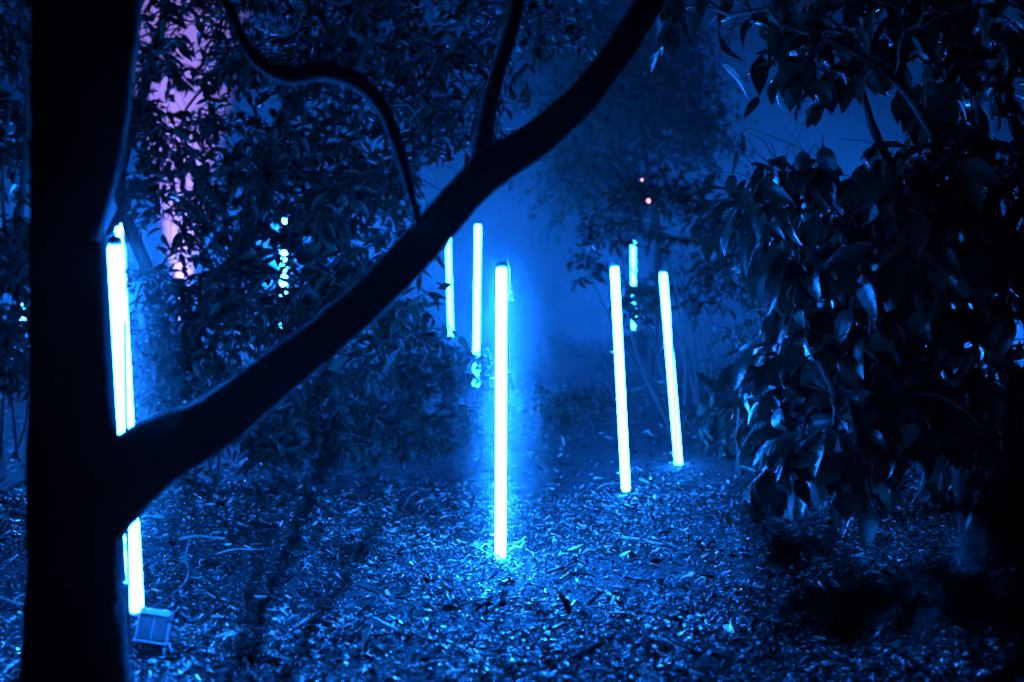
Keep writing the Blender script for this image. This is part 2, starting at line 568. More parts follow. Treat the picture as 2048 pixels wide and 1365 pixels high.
# ---- dense laurel-like tree on the left
b = G(345, 8.6)
plant('evergreen_tree', 'dense dark evergreen tree with twisting limbs behind the leaning tree, lavender gaps in its crown', 'tree', b,
      [([b - [0, 0, .1], P(335, 760, 8.6), P(300, 560, 8.5), P(240, 380, 8.4), P(285, 190, 8.4), P(330, 20, 8.4), P(340, -160, 8.4)], [.06, .05, .042, .036, .032, .026, .02]),
       ([P(335, 780, 8.6), P(420, 600, 8.3), P(520, 430, 8.1), P(560, 260, 8), P(640, 120, 7.9), P(760, -20, 7.9)], [.06, .055, .05, .045, .04, .03]),
       ([P(500, 440, 8.1), P(620, 520, 7.8), P(720, 600, 7.6), P(800, 650, 7.5)], [.03, .025, .02, .012]),
       ([P(200, 430, 8.5), P(225, 330, 8.3), P(290, 270, 8.2), P(360, 260, 8.2)], [.02, .02, .017, .01]),
       ([P(215, 470, 8.5), P(260, 390, 8.3), P(330, 350, 8.2), P(420, 330, 8.2)], [.018, .018, .015, .01])],
      [(330, 60, 8.4, 200, 140, .9, 1.1), (350, 280, 8.4, 110, 180, .6, 1.1), (560, 60, 8.2, 260, 150, .9, 2.2), (820, 40, 8.2, 220, 110, .8, 1.6), (640, 240, 8.0, 240, 140, .9, 1.8),
       (520, 400, 8.2, 240, 140, .9, 2.0), (720, 400, 7.9, 170, 130, .7, 1.4), (480, 590, 8.2, 200, 110, .8, 1.5), (650, 620, 7.8, 170, 100, .7, 1.1),
       (780, 640, 7.5, 80, 80, .5, .5), (880, 190, 8.1, 110, 110, .6, .9), (30, 250, 8.8, 100, 300, .6, .9), (1060, 60, 8.2, 110, 70, .5, .5)],
      600, 'laurel', 'laurel', 3, 6, .27, .1, .45,
      gaps=[(365, 205, 42, 24), (368, 370, 26, 24), (330, 460, 34, 28), (880, 370, 44, 60), (470, 210, 30, 16), (545, 215, 30, 18), (385, 50, 22, 26), (820, 545, 40, 26),
            (1130, 160, 60, 60), (375, 130, 16, 26)], sides=10)

# ---- glossy camellia on the right
b = G(1960, 5.8)
plant('camellia_bush', 'big glossy broad-leaved bush filling the right side, leaves hanging', 'bush', b,
      [([b - [0, 0, .1], P(1940, 1100, 5.79), P(1900, 800, 5.67), P(1850, 560, 5.54), P(1800, 380, 5.41), P(1740, 240, 5.41), P(1700, 80, 5.41)], [.04, .035, .03, .025, .022, .016, .01]),
       ([b - [0, 0, .1] + [.1, .1, 0], P(2020, 1000, 5.93), P(2010, 700, 5.93), P(1980, 400, 5.79), P(1950, 150, 5.79), P(1900, -60, 5.79)], [.04, .036, .03, .026, .022, .014]),
       ([P(1990, 500, 5.79), P(1900, 330, 5.54), P(1800, 170, 5.41), P(1680, 90, 5.28), P(1560, 50, 5.28)], [.02, .018, .015, .012, .006]),
       ([P(1880, 720, 5.67), P(1780, 690, 5.28), P(1670, 700, 5.15), P(1590, 730, 5.08)], [.018, .015, .012, .006])],
      [(1425, 0, 5.41, 60, 26, .12, .3), (1900, 30, 5.67, 330, 120, .5, 3.0), (1640, 120, 5.41, 110, 70, .3, .55), (1960, 250, 5.79, 170, 130, .45, 1.2), (1850, 400, 5.54, 290, 100, .45, 2.2),
       (1570, 360, 5.28, 90, 60, .2, .45), (1720, 520, 5.41, 210, 110, .4, 1.7), (1900, 520, 5.67, 180, 120, .4, 1.2), (1680, 700, 5.28, 130, 120, .35, 1.1),
       (1800, 755, 5.41, 190, 110, .4, 1.4), (1640, 860, 5.15, 90, 60, .25, .5), (2010, 800, 5.67, 110, 180, .4, 1.0), (1960, 880, 5.54, 90, 60, .3, .4)],
      360, 'camellia', 'camellia', 2, 4, .25, .148, 1.15,
      gaps=[(1640, 285, 125, 60), (1480, 290, 60, 90), (1925, 620, 34, 36), (1958, 690, 26, 40), (1830, 130, 40, 26), (1700, 230, 50, 36), (1690, 600, 18, 26)], stem_name='stem', spread=.7)

# ------------------------------------------------------------------ light tubes
def tube_lamp(label, bottom, top, d0, d1=None, stake=True, loop=False, parts=True, power='lamp', r=.0235, group='blue light tubes standing in the mulch'):
    d1 = d0 if d1 is None else d1
    a = P(*bottom, d0); t = P(*top, d1)
    g = np.array([a[0], a[1], min(float(ground_z(a[0], a[1])), a[2])])
    root = empty('light_tube', g, label, 'light tube', group)
    ax = t - a; L = np.linalg.norm(ax); ax /= L
    mb = MB(); mb.tube([a - g, a - g + ax * .012, t - g - ax * .012, t - g], [r * .8, r, r, r * .8], 10)
    mb.build('tube', M[power], root)
    if parts:
        for p, s in ((t, 1), (a, -1)):
            mb = MB(); mb.tube([p - g + ax * s * .001, p - g + ax * s * .018, p - g + ax * s * .024], [r * .95, r * .9, r * .5], 12)
            mb.build('end_cap', M['cap'], root)
        # steel stake in front of the tube, upright, driven into the soil
        side = np.array([.018, -.036, 0])
        s0 = a - g + side + np.array([-.027, 0, 0]); s0[2] = -.12
        s1 = a - g + ax * L * .8 + np.array([.0, -.034, 0])
        if stake:
            s1 = a - g + ax * L * .8 + np.array([.024, -.036, 0])
            mb = MB(); mb.tube([s0, s1], .0048 if loop else .004, 8)
            mb.build('stake', M['stake'], root)
        for f in (.08, .62):
            c = a - g + ax * L * f
            ang = np.linspace(0, 2 * np.pi, 19)
            ring = np.stack([np.cos(ang) * (r + .003), np.sin(ang) * (r + .003) - .006, np.zeros(19)], -1) + c
            mb = MB(); mb.tube(ring, .0025, 6)
            mb.box(c + np.array([-r - .012, -.004, 0]), (.012, .003, .003))
            mb.build('tie', M['tie'], root)
        if loop:
            pts = [t - g - ax * .01 + [.0, 0, .03], t - g + [.012, -.01, .045], t - g + [.03, -.015, .02], t - g + [.036, -.015, -.06], t - g + [.03, -.01, -.13]]
            mb = MB(); mb.tube(smooth_path(pts, 20), .0022, 6); mb.build('cable', M['tie'], root)
            mb = MB()
            for k, dz in enumerate((-.075, -.1, -.13)):
                mb.box(t - g + [.038 + .006 * k, -.015, dz], (.009, .006, .008))
            mb.build('plug', M['tie'], root)
    return root

tube_lamp('brightest upright blue-white light tube in the middle of the clearing', (1001, 1116), (1003, 536), 5.9, loop=True, stake=False, power='lamp_bright')
tube_lamp('thick leaning light tube beside the black trunk, crossed by its limb', (272, 1220), (231, 490), 4.25, 3.98, stake=True, loop=True, r=.0225)
tube_lamp('leaning light tube right of the middle one, foot clear of the mulch', (1252, 982), (1229, 534), 7.5, stake=False, power='lamp_dim')
tube_lamp('most strongly leaning light tube, beside the thin-stemmed shrub', (1358, 938), (1326, 546), 8.6, stake=True, power='lamp_dim')
tube_lamp('light tube standing behind the low bush, just right of the forked limb', (952, 772), (956, 450), 11.0, stake=False, power='lamp_dim')
tube_lamp('slender far light tube half hidden by the forked limb', (902, 672), (896, 470), 17.0, stake=False, power='lamp_dim')
tube_lamp('short far light tube seen over the tops of two leaning tubes', (1268, 662), (1266, 484), 20.0, stake=False, power='lamp_dim')
tube_lamp('far light tube showing its tip above the tube by the trunk', (252, 775), (237, 442), 10.2, stake=False, power='lamp_bright')
tube_lamp('far light tube glinting through the evergreen tree', (566, 715), (568, 440), 13.0, stake=False, power='lamp_bright')
tube_lamp('far light tube glinting left of the black trunk', (46, 640), (49, 466), 19.5, stake=False, power='lamp_bright')
tube_lamp('far light tube glinting through the glossy bush, beside its round gap', (1872, 770), (1866, 548), 15.5, stake=False, power='lamp_bright')
tube_lamp('far light tube hidden deep behind the glossy bush', (1988, 800), (1986, 575), 14.5, stake=False, power='lamp_bright')
tube_lamp('far light tube glinting through the left edge of the glossy bush', (1682, 720), (1684, 500), 15.5, stake=False, power='lamp_bright')

# ---- lavender uplighter far behind the evergreen tree
def uplight():
    g = G(365, 17.5)
    root = empty('uplight', g, 'small floor lamp throwing a lavender beam up behind the evergreen tree', 'floor lamp')
    mb = MB(); mb.tube([[0, 0, 0], [0, 0, .03], [0, 0, .16], [0, 0, .2]], [.1, .11, .11, .09], 16); mb.build('housing', M['dark_housing'], root)
    mb = MB(); mb.tube([[0, 0, .201], [0, 0, .206]], [.085, .08], 16); mb.build('lens', emit('lavender_lens', (.6, .35, 1), 30), root)
    ld = bpy.data.lights.new('lavender_beam', 'SPOT')
    ld.energy = 68000; ld.color = (.5, .27, 1); ld.spot_size = R(26); ld.spot_blend = .3; ld.shadow_soft_size = .06
    lo = bpy.data.objects.new('lavender_beam', ld); col.objects.link(lo); lo.parent = root
    lo.location = (0, 0, .25); lo.rotation_euler = (R(180), 0, 0)
uplight()

# ------------------------------------------------------------------ haze and smoke
def volume_mat(name, density, g, color=(1, 1, 1)):
    m = bpy.data.materials.new(name); m.use_nodes = True
    nt = m.node_tree
    nt.nodes.remove(nt.nodes['Principled BSDF'])
    v = nt.nodes.new('ShaderNodeVolumePrincipled')
    v.inputs['Color'].default_value = (*color, 1)
    v.inputs['Density'].default_value = density
    v.inputs['Anisotropy'].default_value = g
    nt.links.new(v.outputs[0], nt.nodes['Material Output'].inputs['Volume'])
    return m

mb = MB(); mb.box((0, 54, 7.5), (74, 80, 9.5))
tag(mb.build('haze', volume_mat('haze', .0008, .94), flat=True), 'thin bluish haze hanging over the clearing', kind='stuff')
def ellipsoid(c, r, n=24):
    mb = MB()
    th = np.linspace(.02, np.pi - .02, n)
    c = np.array(c, float); r = np.array(r, float)
    a = np.linspace(0, 2 * np.pi, 2 * n, endpoint=False)
    V = np.array([[math.sin(t) * math.cos(p), math.sin(t) * math.sin(p), math.cos(t)] for t in th for p in a]) * r + c
    m2 = 2 * n
    i, j = np.meshgrid(np.arange(n - 1), np.arange(m2), indexing='ij'); j2 = (j + 1) % m2
    q = np.stack([i * m2 + j, (i + 1) * m2 + j, (i + 1) * m2 + j2, i * m2 + j2], -1).reshape(-1, 4)
    k = np.arange(1, m2 - 1)
    t1 = np.stack([0 * k, k, k + 1], -1); t2 = np.stack([0 * k, k + 1, k], -1) + (n - 1) * m2
    mb.put(V, q, np.concatenate([t1, t2]))
    return mb
SM = volume_mat('stage_smoke', .018, .0)
tag(ellipsoid((-1, 19.0, 3.5), (19, 9.3, 9)).build('smoke', SM), 'bank of stage smoke glowing blue between the far trees', kind='stuff')
WISP = volume_mat('smoke_wisp', .048, .0)
for u, v, d, rx, ry, rz in ((1470, 260, 15.5, 1.5, 1.6, 1.5), (1640, 250, 16, 1.9, 1.7, 1.3), (1050, 560, 13, .9, 1.6, 1.2), (1190, 590, 12.2, .3, .8, .55), (1240, 560, 12.6, .25, .8, .5), (1010, 330, 14, .5, 1, 1.4),
                            (860, 340, 14, 1.1, 1.3, 1.2), (520, 260, 14, 1.8, 1.6, 1.7), (300, 520, 13, 1.3, 1.4, .9), (640, 600, 13.5, 1.5, 1.4, .9), (30, 560, 13, 1.2, 1.4, 1.1), (1900, 640, 14, 1.4, 1.6, 1.2), (1390, 590, 12.5, .5, .9, .7), (760, 90, 15, 1.6, 1.5, 1.2)):
    tag(ellipsoid(P(u, v, d), (rx, ry, rz), 14).build('smoke', WISP), 'drifting wisp of blue-lit smoke among the far trees', kind='stuff')
HALO_SMOKE = volume_mat('halo_smoke', .045, .2)  # added smoke, nested round two tubes to shape their bloom-like halo
q = P(1002, 815, 5.9)
for rr, hh in ((.09, .66), (.15, .7), (.22, .76)):
    tag(ellipsoid(q + [.01, 0, .02], (rr, rr, hh), 16).build('smoke', HALO_SMOKE), 'smoke shells added for the glow around the bright middle tube', kind='stuff')
q = P(255, 790, 4.05)
for rr, hh in ((.09, .58), (.16, .64)):
    tag(ellipsoid(q, (rr, rr, hh), 16).build('smoke', HALO_SMOKE), 'smoke shells added for the glow around the tube by the trunk', kind='stuff')

# ------------------------------------------------------------------ shrubs, undergrowth, far trees
def bush(name, label, u, d, blobs, n, kind='shrub', mat='shrub', size=.08, stems=3, group=None, cat='shrub', n_twig=3, n_leaf=5, twig=.16, parts=300, spread=.9, droop=.4, r=.012, top=None, smat='bark', r0=.0035):
    b = G(u, d)
    st = []
    for k in range(stems):
        q = blobs[k % len(blobs)]
        t = P(q[0] + rng.uniform(-.4, .4) * q[3], q[1] - .2 * q[4], q[2])
        o = np.array([rng.uniform(-.06, .06), rng.uniform(-.05, .05), 0]) * stems ** .5
        m1 = b + o + (t - b) * .4 + rng.normal(size=3) * .03
        st.append(([b + o - [0, 0, .05], m1, t], [r, r * .8, r * .4]))
    return plant(name, label, cat, b, st, blobs, n, kind, mat, n_twig, n_leaf, twig, size, droop, stem_name='stem', sides=6, group=group,
                 max_parts=parts, spread=spread, stem_mat=smat, r0=r0)

# shrub with thin upright stems to the right of the leaning tubes
bush('thin_stemmed_shrub', 'thin-stemmed shrub with small dark leaves beside the most leaning light tube', 1400, 9.8,
     [(1330, 430, 9.8, 120, 60, .5, 1.4), (1440, 480, 9.8, 100, 80, .5, 1.4), (1300, 390, 9.8, 70, 40, .4, .6), (1400, 560, 9.8, 90, 50, .4, .5), (1220, 470, 9.9, 60, 28, .3, .35), (1175, 540, 9.9, 34, 22, .2, .3), (1275, 605, 9.8, 30, 45, .15, .5)],
     132, size=.085, stems=12, n_twig=3, n_leaf=5, r=.01, smat='twig')
bush('upright_shrub', 'upright leafy stems standing at the left edge of the glossy bush', 1500, 8.2,
     [(1490, 690, 8.2, 50, 110, .3, 1), (1530, 830, 8.1, 50, 60, .3, .6)], 34, size=.07, stems=5, r=.007, smat='stem', n_twig=2, n_leaf=4)
bush('low_bush', 'low dark bush hiding the foot of a far light tube', 910, 9.6,
     [(930, 740, 9.6, 80, 46, .4, 1), (860, 730, 9.5, 70, 60, .4, 1), (790, 760, 9.3, 80, 60, .4, .8)], 80, size=.075, stems=4, twig=.14, r=.008)
bush('undergrowth_shrub', 'dark undergrowth shrub below the leaning limb, a few leaves lit blue', 640, 8.3,
     [(640, 790, 8.3, 120, 70, .5, 1), (520, 830, 8.3, 110, 60, .5, .8), (740, 850, 8.4, 110, 50, .4, .7), (600, 880, 8.0, 160, 30, .4, .6)], 130, size=.085, stems=4, twig=.16, r=.008)
bush('undergrowth_shrub', 'dark undergrowth shrub between the trunk and the evergreen tree', 400, 7.6,
     [(400, 800, 7.6, 110, 80, .4, 1), (330, 720, 7.8, 90, 70, .4, .6)], 60, size=.085, stems=4, twig=.16, r=.008)
bush('undergrowth_shrub', 'small leafy undergrowth plant just left of the bright middle tube', 860, 8.2,
     [(860, 850, 8.2, 70, 40, .3, 1), (920, 830, 8.6, 50, 40, .3, .6)], 34, size=.08, stems=4, twig=.13, r=.006)
bush('undergrowth_shrub', 'small leafy undergrowth plant on the rise between the bright tube and a leaning tube', 1120, 9.4,
     [(1110, 815, 9.4, 60, 26, .3, 1), (1170, 800, 9.7, 50, 26, .3, .8)], 30, size=.075, stems=4, twig=.12, r=.006)
bush('undergrowth_shrub', 'small leafy undergrowth plant behind the most leaning tube', 1440, 9.0,
     [(1430, 850, 9.0, 60, 40, .3, 1), (1500, 870, 8.8, 60, 40, .3, .8)], 36, size=.08, stems=4, twig=.13, r=.006)
bush('mound_shrub', 'rounded dark shrub on the far rise between the bright tube and the leaning tubes', 1150, 14.0,
     [(1130, 735, 14, 90, 40, .6, 1), (1230, 745, 14, 80, 42, .6, 1), (1290, 735, 14, 60, 60, .5, .7)], 120, size=.1, stems=4, parts=0, r=.012)
bush('edge_shrub', 'dark hedge-like shrub left of the black trunk', 10, 8.8,
     [(20, 720, 8.8, 90, 50, .4, 1), (-60, 650, 8.8, 60, 90, .4, .7), (40, 540, 8.9, 50, 60, .3, .6)], 90, size=.09, stems=4, r=.01)
bush('woodland_shrub', 'low woodland shrub on the dark ground below the glossy bush', 1640, 7.0,
     [(1640, 960, 7.0, 110, 40, .3, 1), (1800, 960, 7.0, 130, 50, .3, 1)], 40, size=.08, stems=4, r=.006, smat='stem', n_leaf=4)

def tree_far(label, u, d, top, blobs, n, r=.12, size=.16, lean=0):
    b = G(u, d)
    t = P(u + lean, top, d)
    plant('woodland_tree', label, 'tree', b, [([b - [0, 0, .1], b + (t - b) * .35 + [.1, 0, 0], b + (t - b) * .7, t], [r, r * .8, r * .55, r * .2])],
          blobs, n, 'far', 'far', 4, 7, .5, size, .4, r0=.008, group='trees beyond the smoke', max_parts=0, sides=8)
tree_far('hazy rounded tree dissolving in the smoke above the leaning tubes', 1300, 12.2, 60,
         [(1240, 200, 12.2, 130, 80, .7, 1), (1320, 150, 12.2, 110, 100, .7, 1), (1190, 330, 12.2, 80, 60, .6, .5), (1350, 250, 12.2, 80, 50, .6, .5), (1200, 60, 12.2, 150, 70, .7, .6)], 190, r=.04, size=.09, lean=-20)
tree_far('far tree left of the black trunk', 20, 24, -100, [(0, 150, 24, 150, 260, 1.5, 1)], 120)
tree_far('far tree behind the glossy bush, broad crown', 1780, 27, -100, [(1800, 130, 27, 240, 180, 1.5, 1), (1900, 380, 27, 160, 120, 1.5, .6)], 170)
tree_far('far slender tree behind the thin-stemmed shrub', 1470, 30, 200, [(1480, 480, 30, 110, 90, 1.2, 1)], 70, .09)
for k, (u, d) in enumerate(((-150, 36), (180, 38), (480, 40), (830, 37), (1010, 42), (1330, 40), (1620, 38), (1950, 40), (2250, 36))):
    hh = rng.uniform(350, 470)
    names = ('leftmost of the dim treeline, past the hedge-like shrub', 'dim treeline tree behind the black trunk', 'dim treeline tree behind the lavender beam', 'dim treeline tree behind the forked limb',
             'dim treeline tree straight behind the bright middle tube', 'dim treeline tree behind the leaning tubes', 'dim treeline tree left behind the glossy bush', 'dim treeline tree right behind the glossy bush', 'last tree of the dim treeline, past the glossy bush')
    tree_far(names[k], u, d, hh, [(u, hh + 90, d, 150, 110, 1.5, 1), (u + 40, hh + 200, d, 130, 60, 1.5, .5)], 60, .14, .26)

# ---- blurred plants close to the camera
b = G(1900, 1.6)
def near_plant(name, label, u, d, blobs, n, size, nl, parts=300):
    g = G(u, d)
    st = [([g - [0, 0, .05], g + (P(q[0], q[1], q[2]) - g) * .5 + rng.normal(size=3) * .03, P(q[0], q[1], q[2])], [.0035, .003, .002]) for q in blobs]
    plant(name, label, 'shrub', g, st, blobs, n, 'laurel', 'laurel', 2, nl, size, size, .5, r0=.0025, stem_name='stem', sides=6, max_parts=parts)
near_plant('foreground_shrub', 'out-of-focus black shrub in the lower right corner', 2080, 1.2,
           [(2090, 1030, 1.2, 80, 130, .08, 1), (2080, 1250, 1.2, 90, 120, .08, 1.2)], 18, .075, 4)
near_plant('foreground_sprig', 'out-of-focus dark leafy sprig over the mulch below the glossy bush', 1620, .95,
           [(1600, 1060, .95, 90, 50, .04, .8), (1680, 1190, .95, 70, 60, .04, 1), (1560, 1390, .95, 130, 40, .04, .7)], 8, .05, 3)

# ------------------------------------------------------------------ mulch and litter
def rand_rot(n, tilt):
    yaw = rng.uniform(0, 2 * np.pi, n)
    d = np.stack([np.cos(yaw), np.sin(yaw), rng.normal(0, tilt, n)], -1)
    up = np.stack([rng.normal(0, tilt * 1.3, n), rng.normal(0, tilt * 1.3, n), np.ones(n)], -1)
    return frames(d, up)
def strip(curve, w, twist=0.):
    rows = 4; V = []
    for k in range(rows):
        t = k / (rows - 1) - .5
        ww = w * (1 - 1.2 * t * t) * .5
        z = curve * (.25 - t * t)
        for c in (-1, 1): V.append((c * ww * math.cos(twist * t), t, z + c * ww * math.sin(twist * t)))
    i = np.arange(rows - 1)
    return np.array(V), np.stack([2 * i, 2 * i + 1, 2 * i + 3, 2 * i + 2], -1)
def chunk(seed):
    r = np.random.default_rng(seed)
    v = np.array([[x, y, z] for z in (-1, 1) for y in (-1, 1) for x in (-1, 1)], float) * (.11, .5, .05)
    v *= 1 + r.normal(0, .25, v.shape)
    return v, np.array([[0, 2, 3, 1], [4, 5, 7, 6], [0, 1, 5, 4], [2, 6, 7, 3], [0, 4, 6, 2], [1, 3, 7, 5]])
def litter_spots(n, y0, y1, dens=1.0):
    u = rng.uniform(0, 1, n) ** dens
    y = y0 + (y1 - y0) * u
    x = rng.uniform(-1, 1, n) * (.43 * y + .5)
    return x, y
def clump(x, y):
    n = np.zeros(len(x))
    for k in range(10):
        a, b_, c = np.sin(k * 1.7) * (2 + k * .9), np.cos(k * 2.3) * (2 + k * .9), k * 2.1
        n += np.sin(a * x + b_ * y + c) / (1 + .25 * k)
    return 1 / (1 + np.exp(-1.6 * n))
parts = []
tm = [strip(.25, .13, .6), strip(-.2, .2, -.9), strip(.5, .09, .3), strip(.1, .3, 1.2), chunk(1), chunk(2), chunk(3)]
for k, t in enumerate(tm):
    for n, y0, y1, s0, s1, pw, dn in ((22000, 3.0, 7.6, .008, .032, 1.6, 1.0), (1700, 3.0, 8.0, .03, .07, 2.0, 1.0), (110, 3.0, 8.5, .06, .12, 2.0, 1.0), (3200, 7.3, 13, .015, .06, 1.8, 1.2)):
        x, y = litter_spots(n, y0, y1, dn)
        kp = rng.uniform(0, 1, n) < .3 + .7 * clump(x, y)
        x, y = x[kp], y[kp]; n = len(x)
        L = rng.uniform(0, 1, n) ** pw * (s1 - s0) + s0
        z = ground_z(x, y) + rng.uniform(0, .012, n) + .022 * clump(x, y) * rng.uniform(.3, 1, n)
        parts.append(stamp(t, np.stack([x, y, z], -1), rand_rot(n, .42), L))
v, f = merge(parts)
me = mesh_np('mulch', v, f)
tag(add('mulch', me, M['chips']), 'shredded bark and wood chip mulch covering the clearing floor', kind='stuff')
parts = []
for k, t in enumerate([leaf_template(.5, 4, 3, .5, .7), leaf_template(.4, 4, 3, -.4, .9), leaf_template(.6, 4, 3, .2, -.6)]):
    n = 1100
    x, y = litter_spots(n, 3.0, 12, 1.2)
    L = rng.uniform(.022, .055, n)
    z = ground_z(x, y) + rng.uniform(.006, .03, n)
    parts.append(stamp(t, np.stack([x, y, z], -1), rand_rot(n, .4), L))
v, f = merge(parts)
tag(add('leaf_litter', mesh_np('leaf_litter', v, f), M['litter']), 'small curled dead leaves scattered through the mulch', kind='stuff')

# single fallen leaves and sticks that stand out
fl = [leaf_template(.5, 7, 5, .35, .6, .4), leaf_template(.42, 7, 5, -.25, .8, .3), leaf_template(.6, 7, 5, .5, .4, .6)]
fm = [mesh_np('fallen_leaf', *[t[0], [t[1]]]) for t in fl]
for me in fm: me.materials.append(M['litter'])
spots = [(1395, 1170), (1300, 1140), (985, 1225), (590, 890), (700, 1030), (1330, 1290), (1100, 1325), (880, 1240), (1500, 1180), (1170, 1060), (965, 1075), (1060, 1100), (820, 1125), (560, 1190), (640, 1270),
         (450, 1250), (760, 1210), (1240, 1210), (1590, 1160), (1720, 1240), (1460, 1270), (930, 1300), (520, 1320), (20, 1180), (30, 1330), (1650, 1300), (1800, 1210), (1050, 1180), (1140, 1250), (690, 1120)]
for k, (u, v) in enumerate(spots):
    d = CAMZ / ((v - VH) / FPX)
    for _ in range(4):
        d = (CAMZ - float(ground_z((u - 1024) / FPX * d, d))) / ((v - VH) / FPX)
    p = np.array([(u - 1024) / FPX * d, d, float(ground_z((u - 1024) / FPX * d, d)) + .03])
    o = add('fallen_leaf', fm[k % 3])
    rt = rand_rot(1, .35)[0] * rng.uniform(.06, .1)
    mtx = np.eye(4); mtx[:3, :3] = rt; mtx[:3, 3] = p
    o.matrix_local = Matrix(mtx.tolist())
    tag(o, 'curled dead leaf lying loose on top of the mulch', 'leaf', 'fallen leaves on the mulch')
def ground_hit(u, v):
    d = 6.0
    for _ in range(12):
        d = (CAMZ - float(ground_z((u - 1024) / FPX * d, d))) / ((v - VH) / FPX)
    return G(u, d)
sticks = [((355, 1090), (450, 1088), .009, 'pale thick stick lying beyond the leaning tube by the trunk'),
          ((430, 1120), (530, 1110), .004, 'thin bent twig on the mulch right of the thick pale stick'),
          ((1225, 1088), (1330, 1100), .005, 'straight thin stick on the mulch right of the bright middle tube'),
          ((-40, 1214), (62, 1226), .009, 'pale stick poking out left of the black trunk'),
          ((930, 1106), (975, 1118), .006, 'short pale stick at the foot of the bright middle tube'),
          ((1020, 1112), (1050, 1108), .006, 'stubby chip of wood against the foot of the bright middle tube'),
          ((1290, 1290), (1380, 1320), .004, 'slender twig lying on the mulch toward the lower right'),
          ((1730, 1160), (1770, 1162), .005, 'short pale twig on the dark mulch under the glossy bush'),
          ((1195, 985), (1240, 975), .004, 'thin crooked twig touching the foot of a leaning tube'),
          ((1475, 935), (1520, 955), .005, 'thin stick on the dark ground behind the most leaning tube')]
for (a, c, r, lab) in sticks:
    p0, p1 = ground_hit(*a), ground_hit(*c)
    g = (p0 + p1) / 2
    pts = [p0, p0 + (p1 - p0) * .35 + [0, .012, .012], p0 + (p1 - p0) * .7 + [0, -.01, .008], p1]
    pts = smooth_path(np.array(pts) + [0, 0, .022], 14)
    mb = MB(); mb.tube(pts - g, np.linspace(r, r * .6, 14), 7, .08)
    s1 = pts[8]; mb.tube([s1 - g, s1 - g + [.02, .02, .02], s1 - g + [.05, .03, .018]], [r * .5, r * .4, r * .2], 5)
    o = mb.build('stick', M['stick']); o.location = g
    tag(o, lab, 'stick', 'sticks lying on the mulch')

# ------------------------------------------------------------------ finned floodlight at the foot of the left tube
def floodlight():
    d = 4.2
    c = P(306, 1272, d); px = d / FPX
    g = np.array([c[0], c[1], float(ground_z(c[0], c[1]))])
    root = empty('floodlight', g, 'small grey finned floodlight box at the foot of the tube by the trunk', 'floodlight')
    rz = R(-8)
    Rm = np.array([[math.cos(rz), 0, -math.sin(rz)], [0, 1, 0], [math.sin(rz), 0, math.cos(rz)]])
    tilt = np.array([[1, 0, 0], [0, math.cos(R(-18)), -math.sin(R(-18))], [0, math.sin(R(-18)), math.cos(R(-18))]])
    Q = Rm @ tilt
    c0 = P(308, 1254, d) - g
    w, h, t = 31 * px, 33 * px, .018
    def bx(name, off, half, mat, M_=Q, cc=c0, taper=1.):
        mb = MB(); mb.box(cc + M_ @ np.array(off, float), half, M_, taper)
        o = mb.build(name, M[mat], root, flat=True)
        bv = o.modifiers.new('bevel', 'BEVEL'); bv.width = .0012; bv.segments = 2
        return o
    bx('heat_sink', (0, t * .6 + .006, 0), (w, t * .6, h), 'dark_housing')
    bx('top_rail', (0, -.006, h - .008), (w, .012, .009), 'housing')
    bx('bottom_rail', (0, -.008, -h + .002), (w + .003, .014, .003), 'housing')
    bx('middle_rib', (0, -.006, -.004), (.0022, .01, h - .012), 'housing')
    for s in (-1, 1): bx('side_rail', (s * w, -.005, 0), (.0022, .01, h - .004), 'housing')
    for k in range(14):
        x = (-w + .006 + (k % 7) * (w - .008) / 7) if k < 7 else (.006 + (k % 7) * (w - .008) / 7)
        bx('fin', (x, -.006, -.004), (.0009, .010, h - .013), 'housing')
    c1 = P(304, 1311, d - .01) - g
    bx('tray', (0, 0, 0), (w * .95, .022, 20 * px), 'housing', Rm, c1, .72)
    c2 = P(303, 1340, d) - g
    bx('foot', (0, .01, 0), (w * .5, .015, max(.012, c2[2] * .9)), 'dark_housing', np.eye(3), np.array([c2[0], c2[1], c2[2] * .45]))
    mb = MB(); a = P(334, 1240, d) - g; e = P(352, 1244, d - .01) - g
    mb.tube([a, (a + e) / 2, e], [.006, .007, .005], 10); mb.build('cable_gland', M['dark_housing'], root)
    mb = MB(); mb.tube([e, e + [.006, 0, 0]], [.0045, .003], 8); mb.build('plug_tip', M['tie'], root)
floodlight()
pts = [P(292, 1222, 4.62), P(330, 1200, 4.66), P(365, 1170, 4.75), P(377, 1140, 4.85), P(370, 1120, 4.95), ground_hit(380, 1085) + [0, 0, .02]]
mb = MB(); g = np.array([pts[-1][0], pts[-1][1], float(ground_z(pts[-1][0], pts[-1][1]))])
mb.tube(smooth_path(pts, 40) - g, .0035, 8)
o = mb.build('cable', M['cable']); o.location = g
tag(o, 'black cable curving from the tube by the trunk down to the mulch', 'cable')

# small pink lanterns far off
for u, v, r, lab in ((1297, 402, .013, 'warm pink lantern glinting through leaves, the larger of two'), (1284, 360, .008, 'tiny pink lantern hanging above a larger one')):
    p = P(u, v, 9.25)
    root = empty('lantern', p, lab, 'lantern')
    mb = ellipsoid((0, 0, 0), (r, r, r * 1.2), 8); mb.build('globe', emit('pink_globe', (1, .28, .3), 3.0), root)
    mb = MB(); mb.tube([[0, 0, r * 1.15], [0, 0, r * 1.4]], [r * .5, r * .3], 8); mb.build('cap', M['dark_housing'], root)
    mb = MB(); mb.tube([[0, 0, r * 1.3], [.01, .1, .06], [.02, .3, .07]], .002, 5); mb.build('cord', M['cable'], root)

